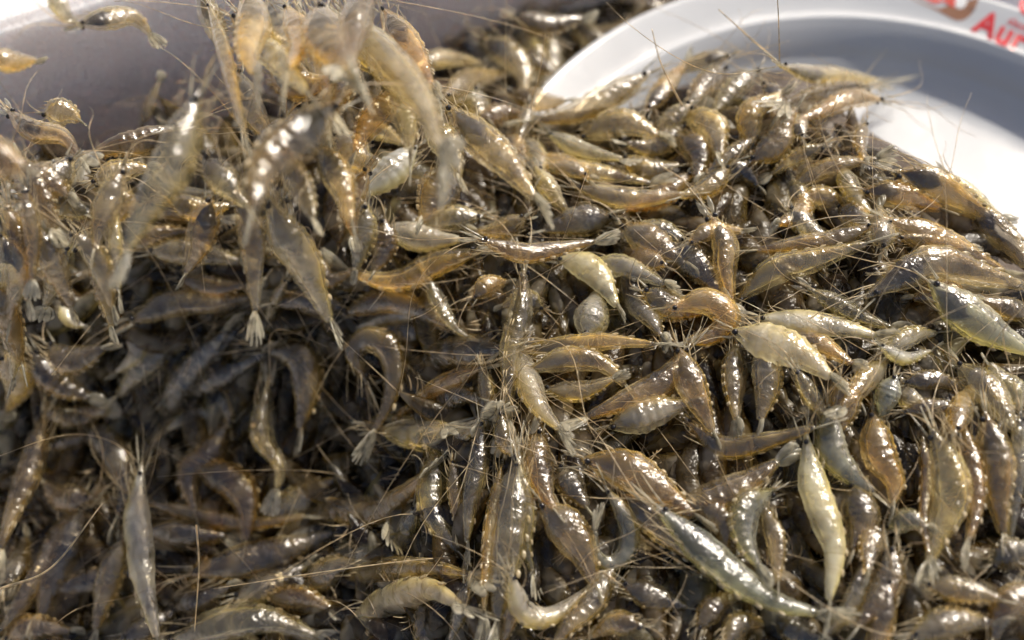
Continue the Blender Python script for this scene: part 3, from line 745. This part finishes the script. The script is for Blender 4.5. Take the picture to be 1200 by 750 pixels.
S_(1,'amber',80,[(1010,30),(1060,150),(1000,260)],.3,.04,0.079)
S_(1,'pale',80,[(330,640),(430,600),(540,590)],.2,.022,0.039)
S_(1,'amber',70,[(420,660),(440,720),(380,800)],.3,.02,.015)
S_(1,'grey',85,[(1000,560),(1060,660),(1110,790)],.2,.03,0.061)
S_(1,'grey',75,[(560,640),(640,690),(760,680)],.2,.015,.0)
S_(4,'brown',60,[(90,-80),(120,100),(110,260)],.3,.025,0.061)
S_(4,'pale',50,[(380,-60),(400,80),(420,300)],.1,.02,0.053)
S_(4,'brown',70,[(330,120),(360,240),(400,420)],.3,.02,0.044)
S_(4,'amber',70,[(30,-20),(70,110),(100,330)],.2,.025,0.053)
S_(4,'grey',60,[(10,330),(50,470),(40,600)],.2,.02,0.044)
S_(1,'grey',70,[(700,-20),(760,100),(800,230)],.4,.03,0.052)
S_(1,'pale',90,[(960,-30),(990,100),(1080,250)],.4,.03,0.052)
S_(1,'brown',110,[(1240,200),(1190,330),(1150,440)],.4,.03,0.052)
S_(1,'grey',100,[(1000,420),(960,520),(900,700)],.4,.03,0.052)
S_(1,'brown',110,[(60,560),(150,700),(200,830)],.4,.03,0.052)
S_(1,'grey',100,[(250,560),(180,640),(60,720)],.4,.03,0.052)
S_(1,'pale',80,[(430,600),(360,760),(330,900)],.4,.03,0.052)
S_(1,'grey',80,[(0,820),(60,960),(30,1150)],.4,.03,0.052)
S_(1,'brown',80,[(130,800),(200,960),(260,1100)],.4,.03,0.052)
S_(1,'grey',70,[(250,820),(340,900),(400,1100)],.4,.03,0.052)
S_(1,'pale',110,[(1290,100),(1380,260),(1500,400)],.4,.03,0.052)
S_(1,'amber',90,[(1350,40),(1450,180),(1530,330)],.4,.03,0.052)
S_(1,'brown',80,[(-20,1000),(40,1150),(80,1300)],.4,.03,0.052)
S_(1,'grey',90,[(1130,520),(1200,640),(1240,800)],.4,.03,0.052)
S_(1,'grey',110,[(1050,60),(1130,200),(1150,400)],0.4,.03,0.06)
S_(1,'pale',100,[(1210,60),(1300,200),(1440,300)],0.3,.03,0.06)
S_(1,'grey',90,[(820,60),(960,150),(1060,140)],0.7,.03,0.055)
S_(1,'brown',110,[(960,240),(1060,300),(1180,280)],0.9,.03,0.06)
S_(1,'grey',80,[(840,260),(900,420),(1000,520)],0.3,.03,0.05)
S_(1,'amber',90,[(1400,330),(1300,430),(1240,560)],0.4,.03,0.04)
S_(1,'grey',100,[(1330,250),(1420,390),(1440,560)],0.3,.03,0.045)
S_(1,'pale',90,[(1500,430),(1580,520),(1620,640)],0.2,.03,0.035)
S_(1,'brown',90,[(740,700),(700,860),(640,980)],0.5,.03,0.04)
S_(1,'grey',90,[(1000,700),(980,850),(1040,960)],0.3,.03,0.035)
S_(1,'amber',80,[(1290,600),(1230,720),(1250,850)],0.4,.03,0.03)
def add_traced(tone, wpx, pts, dark, up, fg, label):
    rng = np.random.default_rng(int(abs(pts[0][0]*7+pts[0][1]*13+pts[-1][0]*3))+11)
    P2 = np.array([[x, y, 0.] for x, y in pts]); c2, _ = cm(P2, 9)
    base = np.array([hit(x, y, max(up, 0)*.55+.001) for x, y, _ in c2])
    dist = (base-CAM)@FWD
    k = np.arange(9)/8-.5
    dline = np.polyval(np.polyfit(k, dist, 1), k)                      # bodies lie straight in depth, not draped
    dd = dline-fg+k*rng.uniform(-.006, .006)-(.0015 if fg == 0 else 0)
    P3 = np.array([CAM+ray(x, y)*(d/(ray(x, y)@FWD)) for (x, y, _), d in zip(c2, dd)])
    ex = .75 if fg < .02 else .5
    P3 = np.vstack([P3[0]+(P3[0]-P3[1])*ex, P3, P3[-1]+(P3[-1]-P3[-2])*ex])
    curve, L = cm(P3, 64)
    R = wpx/FPX*np.mean(dd)/2*(1.12 if fg < .02 else 1.22)
    q = c2[:, :2]; v = np.diff(q, axis=0); a = np.arctan2(v[:, 1], v[:, 0]); turn = (np.diff(a)+math.pi) % (2*math.pi)-math.pi
    tot = turn[np.argsort(-abs(turn))[:4]].sum()
    sgn = -1 if tot > 0 else 1
    if abs(tot) < .12: sgn = rng.choice([-1, 1])
    roll = rng.normal()*.35 if abs(tot) > .35 else rng.normal()*.6
    return make_shrimp(curve, L, R, tone, sgn, roll, min(1., dark if tone == 'white' else dark*1.3+rng.choice([.1, .5])), fg > .008, rng, label)
for t in TR: add_traced(*t)

# ------------------------------------------------------------ further shrimps between the followed ones
def heap_px(x, y):
    e = [(a, b) for a, b, _ in EDGE]; xs = [p[0] for p in e[:13]]; ys = [p[1] for p in e[:13]]
    if x < 1035: lim = np.interp(x, xs, ys)
    else: lim = np.interp(x, [1035, 1080, 1150, 1215, 1400], [170, 200, 242, 300, 480])
    if 1000 < x < 1040 and y < 165: return False
    return y > lim+12
cent = np.vstack([s['px'] for s in SHRIMPS])
cands = []
rg = np.random.default_rng(5)
while len(cands) < 1400:
    x, y = rg.uniform(-10, 1210), rg.uniform(40, 760)
    if heap_px(x, y): cands.append((x, y))
chosen = []; NEED = 300-len(SHRIMPS)
for _ in range(max(0, NEED-14)):
    best = max(cands, key=lambda c: min(np.min(np.hypot(cent[:, 0]-c[0], cent[:, 1]-c[1])), 400))
    chosen.append(best); ang = rg.uniform(0, 6.28)
    cent = np.vstack([cent, [[best[0]+k*math.cos(ang), best[1]+k*math.sin(ang)] for k in (-40, -20, 0, 20, 40)]])
def random_path(x, y, rng, Lp):
    if y < 230 or x > 1040: a = rng.normal(.5, .6)+(math.pi if rng.random() < .4 else 0)
    elif x < 420: a = rng.normal(1.2, .9)+(math.pi if rng.random() < .4 else 0)
    else: a = rng.normal(1.35, .6)+(math.pi if rng.random() < .35 else 0)
    kap = rng.normal()*1.1; s = np.linspace(-.5, .5, 5)
    pts = [(0., 0.)]; 
    for i in range(4):
        h = a+kap*(s[i]+.12); pts.append((pts[-1][0]+math.cos(h)*Lp/4, pts[-1][1]+math.sin(h)*Lp/4))
    p = np.array(pts); p = p-p.mean(0)+[x, y]; return [tuple(q) for q in p]
TN = ['amber', 'grey', 'brown', 'pale', 'white', 'dark', 'blue']
for x, y in chosen:
    pr_ = [.24, .28, .20, .10, .04, .08, .06] if y < 420 or x > 500 else [.12, .2, .34, .02, .02, .26, .04]
    tone = TN[rg.choice(7, p=pr_)]
    for _ in range(60):
        pth = random_path(x, y, rg, rg.uniform(110, 150))
        if all(heap_px(a, b-14) for a, b in pth) or x < 450: break
    add_traced(tone, rg.uniform(23, 34), pth, float(rg.choice([.4, .7, 1.])), rg.uniform(-.001, .003), 0, None)

# the hollow behind the heap, between foam wall and plate: shrimps lying low, mostly dark tones to paint its shade
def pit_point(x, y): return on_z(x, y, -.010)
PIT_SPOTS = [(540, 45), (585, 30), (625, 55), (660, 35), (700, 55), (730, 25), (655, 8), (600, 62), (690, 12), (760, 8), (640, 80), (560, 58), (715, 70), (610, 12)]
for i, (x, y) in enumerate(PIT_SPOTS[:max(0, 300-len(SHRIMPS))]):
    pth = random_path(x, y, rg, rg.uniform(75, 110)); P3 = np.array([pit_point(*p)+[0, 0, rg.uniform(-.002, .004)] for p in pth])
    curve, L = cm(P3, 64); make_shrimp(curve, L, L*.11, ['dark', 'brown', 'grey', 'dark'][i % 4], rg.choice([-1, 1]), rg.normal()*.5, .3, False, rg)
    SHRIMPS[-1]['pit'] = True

# ------------------------------------------------------------ the uncountable mass underneath
mass = Soup(); hairs = Soup()
def mass_shrimp(P3, R, rng):
    curve, L = cm(P3, 22); up = unit(unit(CAM-curve[11])*.6+np.array([0, 0, .4])); T = unit(np.gradient(curve, axis=0))
    D = unit(np.cross(up, T)*rng.choice([-1, 1])+up*rng.normal()*.5)
    V, F, caps, at, _ = body_tube(curve, D, R, .8, 22, 9, rng); mass.add(V, F, caps, at)
    for q in range(int(rng.random() < .45)):
        strand(hairs, curve[0], unit(-T[0]+rng.normal(size=3)*.35), rng.normal(size=3)*.5-[0, 0, .3], L*rng.uniform(.4, 1.1), .00014, 9, 3, .4)
    for q in range(3):
        k = 2+q; strand(hairs, curve[k]-D[k]*R*.6, unit(-D[k]+T[k]*rng.uniform(-.8, .5)+rng.normal(size=3)*.2), T[k]*rng.uniform(-.5, .2), L*rng.uniform(.1, .22), .00022, 5, 3, .3)
rg = np.random.default_rng(21)
for i in range(2400):
    x, y = rg.uniform(-60, 1260), rg.uniform(40, 820)
    if not heap_px(x, y-6): continue
    pth = random_path(x, y, rg, rg.uniform(105, 150))
    if x > 450 and not all(heap_px(a, b-8) for a, b in pth): continue
    dz = rg.uniform(.001, .0085)
    try: b = hit(x, y, -dz)
    except Exception: continue
    tilt = rg.uniform(-.006, .006)
    dist = (b-CAM)@FWD
    dl = [(hit(px_, py_, -dz)-CAM)@FWD for px_, py_ in (pth[0], pth[-1])]
    if abs(dl[0]-dl[1]) > .03: dl = [dist, dist]
    P3 = np.array([CAM+ray(px_, py_)*((dl[0]*(1-k)+dl[1]*k+tilt*(k-.5))/(ray(px_, py_)@FWD)) for (px_, py_), k in zip(pth, np.linspace(0, 1, 5))])
    mass_shrimp(P3, rg.uniform(.0030, .0047), rg)
for i in range(190):
    x, y = rg.uniform(490, 850), rg.uniform(-30, 110)
    if y < np.interp(x, [490, 590, 700, 830], [70, 26, 0, -20]): continue
    pth = random_path(x, y, rg, rg.uniform(80, 120)); z = -.014+rg.uniform(-.007, .003)
    mass_shrimp(np.array([on_z(a, b, z) for a, b in pth]), rg.uniform(.0026, .0038), rg)
o = obj('shrimp_mass', mass.mesh('shrimp_mass', None, M_MASS, True)); o['kind'] = 'stuff'; o['label'] = 'tangled layer of shrimps filling the gaps beneath the top ones'; o['category'] = 'shrimp mass'
o = obj('feeler_tangle', hairs.mesh('feeler_tangle', None, M_HAIR)); o['kind'] = 'stuff'; o['label'] = 'fine golden feelers and legs tangled between the shrimps'; o['category'] = 'feelers'
# sheet under the heap, painted dark brown for the shade between shrimps
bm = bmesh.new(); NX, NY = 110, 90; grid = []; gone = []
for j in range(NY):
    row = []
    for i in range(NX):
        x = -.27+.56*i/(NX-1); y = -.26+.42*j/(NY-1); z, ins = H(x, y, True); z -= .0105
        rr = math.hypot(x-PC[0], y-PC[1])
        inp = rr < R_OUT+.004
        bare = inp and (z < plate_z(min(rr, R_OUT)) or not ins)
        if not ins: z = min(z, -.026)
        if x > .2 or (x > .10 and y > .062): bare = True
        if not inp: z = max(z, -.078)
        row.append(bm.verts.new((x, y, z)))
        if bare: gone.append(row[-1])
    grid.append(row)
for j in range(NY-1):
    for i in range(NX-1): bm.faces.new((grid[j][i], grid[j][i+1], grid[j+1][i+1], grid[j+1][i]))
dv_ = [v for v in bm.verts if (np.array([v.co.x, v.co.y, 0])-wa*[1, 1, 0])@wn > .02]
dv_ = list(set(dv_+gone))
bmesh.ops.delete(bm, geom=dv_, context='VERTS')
o = bm_obj('gap_shade_sheet', bm, M_GAP_SHADE, None, True); o['kind'] = 'stuff'; o['label'] = 'dark sheet deep under the heap, gap shade put into its colour'; o['category'] = 'gap shade sheet'

# loose strands
def loose(pts, r, label, z=None):
    P = np.array([CAM+ray(x, y)*(d/(ray(x, y)@FWD)) for x, y, d in pts]); c_, L_ = cm(P, 26); s = Soup()
    s.add(*sweep(c_, np.array([.1, .2, 1.]), np.linspace(r, r*.4, 26), np.linspace(r, r*.4, 26), 5))
    cen = c_.mean(0); o = obj('feeler', s.mesh('feeler', cen, M_HAIR), None, cen)
    o['label'] = label; o['category'] = 'feeler'
loose([(205, 97, .33), (235, 95, .33), (262, 115, .325), (278, 140, .32)], .00018, 'thin dark curved feeler against the foam wall, upper left')
loose([(912, 73, .300), (880, 45, .296), (842, 11, .292)], .00030, 'bright white spike pointing up left over the plate rim')
loose([(622, 128, .300), (634, 75, .292), (639, 40, .287)], .00022, 'golden feeler standing upright at the left edge of the plate')
loose([(800, 125, .290), (775, 75, .287), (764, 34, .285)], .00028, 'pale feeler crossing the left plate rim')
loose([(860, 68, .31), (900, 55, .309), (925, 48, .309)], .00016, 'short golden feeler lying on the shaded plate well')
loose([(1040, 118, .315), (1085, 128, .318), (1110, 122, .32)], .00014, 'faint feeler lying on the lit plate, right of the black-eyed shrimp')
loose([(1015, 160, .31), (985, 145, .307), (965, 170, .303)], .00016, 'thin looping feeler over the small upright amber shrimp')
loose([(0, 690, .27), (60, 665, .265), (120, 590, .262)], .00035, 'brown feeler curving up at the lower left corner')
loose([(1120, 560, .275), (1160, 640, .27), (1200, 700, .268)], .0003, 'golden feeler slanting down at the lower right corner')
loose([(1170, 665, .272), (1120, 640, .27)], .0004, 'short white bristle, lower right')
loose([(610, 650, .268), (500, 655, .266), (380, 670, .262), (250, 690, .262)], .0002, 'long golden feeler lying level near the bottom, left of centre')
loose([(230, 615, .272), (233, 665, .27), (228, 740, .268)], .00028, 'reddish gold feeler hanging straight down, lower left')

for k_, (x, y, a, n_) in enumerate([(520, 45, .9, 26), (548, 30, 2.2, 22), (505, 22, .3, 18), (575, 20, 1.7, 30), (470, 40, 2.6, 24), (180, 120, 1.2, 20)]):
    loose([(x, y, .372), (x+n_*.5*math.cos(a)+3, y-n_*.5*math.sin(a), .370), (x+n_*math.cos(a), y-n_*math.sin(a), .368)], .00018,
          ['short dark leg sticking up by the foam wall above the level sparkling shrimp', 'thin dark leg leaning left against the foam wall beside the hollow', 'fine level feeler on the foam wall near the top', 'upright thin feeler rising from the dark hollow',
           'dark feeler leaning left at the foot of the foam wall', 'tiny dark leg stuck on the foam wall, upper left'][k_])

# ------------------------------------------------------------ words for every shrimp
CW = {'amber': 'amber', 'grey': 'glassy grey', 'white': 'opaque white', 'pale': 'pale yellowish', 'dark': 'dark grey-brown', 'brown': 'brown translucent', 'blue': 'bluish grey'}
def describe(s):
    p = s['px']; a, b = p[0], p[-1]; ch = b-a; L = s['L']; st = np.linalg.norm(ch)/L
    shape = 'straight' if st > .985 else 'slightly bent' if st > .95 else 'curved' if st > .85 else 'tightly curled'
    h = -ch; an = math.degrees(math.atan2(-h[1], h[0])) % 360
    dr = ['right', 'upper right', 'up', 'upper left', 'left', 'lower left', 'down', 'lower right'][int(((an+22.5) % 360)//45)]
    m = p.mean(0); x, y = m
    col = ['left edge', 'far left', 'left of centre', 'centre', 'right of centre', 'far right', 'right edge'][int(np.clip(np.searchsorted([90, 300, 500, 700, 900, 1110], x), 0, 6))]
    row = ['top', 'upper part', 'above middle', 'mid-height', 'below middle', 'lower part', 'bottom'][int(np.clip(np.searchsorted([70, 190, 310, 430, 550, 670], y), 0, 6))]
    return shape, dr, col, row, m
cells = {}
for s in SHRIMPS:
    if s['label']: continue
    shape, dr, col, row, m = describe(s)
    pre = ('blurred ' if s['fg'] else '')+CW[s['tone']]
    if s.get('pit'): lab = f"shaded {CW[s['tone']]} shrimp in the hollow behind the heap, head {dr}"
    else: lab = f"{pre} {shape} shrimp, head {dr}, {col} of photo, {row}".replace('pale yellowish', 'pale').replace('brown translucent', 'brown')
    cells.setdefault(lab, []).append((s, m))
for lab, lst in cells.items():
    if len(lst) == 1: lst[0][0]['root']['label'] = lab; continue
    ms = np.array([m for _, m in lst]); horiz = np.ptp(ms[:, 0]) > np.ptp(ms[:, 1])
    lst = [lst[i] for i in np.argsort(ms[:, 0 if horiz else 1])]; n = len(lst)
    for i, (s, m) in enumerate(lst):
        e = ('leftmost', 'rightmost') if horiz else ('uppermost', 'lowermost')
        if n == 2: w_ = (('left', 'right') if horiz else ('upper', 'lower'))[i]+' one: '
        else: w_ = (e[0] if i == 0 else e[1] if i == n-1 else 'middle' if n == 3 else ['second', 'third', 'fourth', 'fifth', 'sixth', 'seventh'][min(i-1, 5)])+': '
        s['root']['label'] = w_+lab.replace(' of photo', '')
print('SHRIMPS', len(SHRIMPS), 'polys', sum(len(o.data.polygons) for o in SC.objects if o.type == 'MESH'))
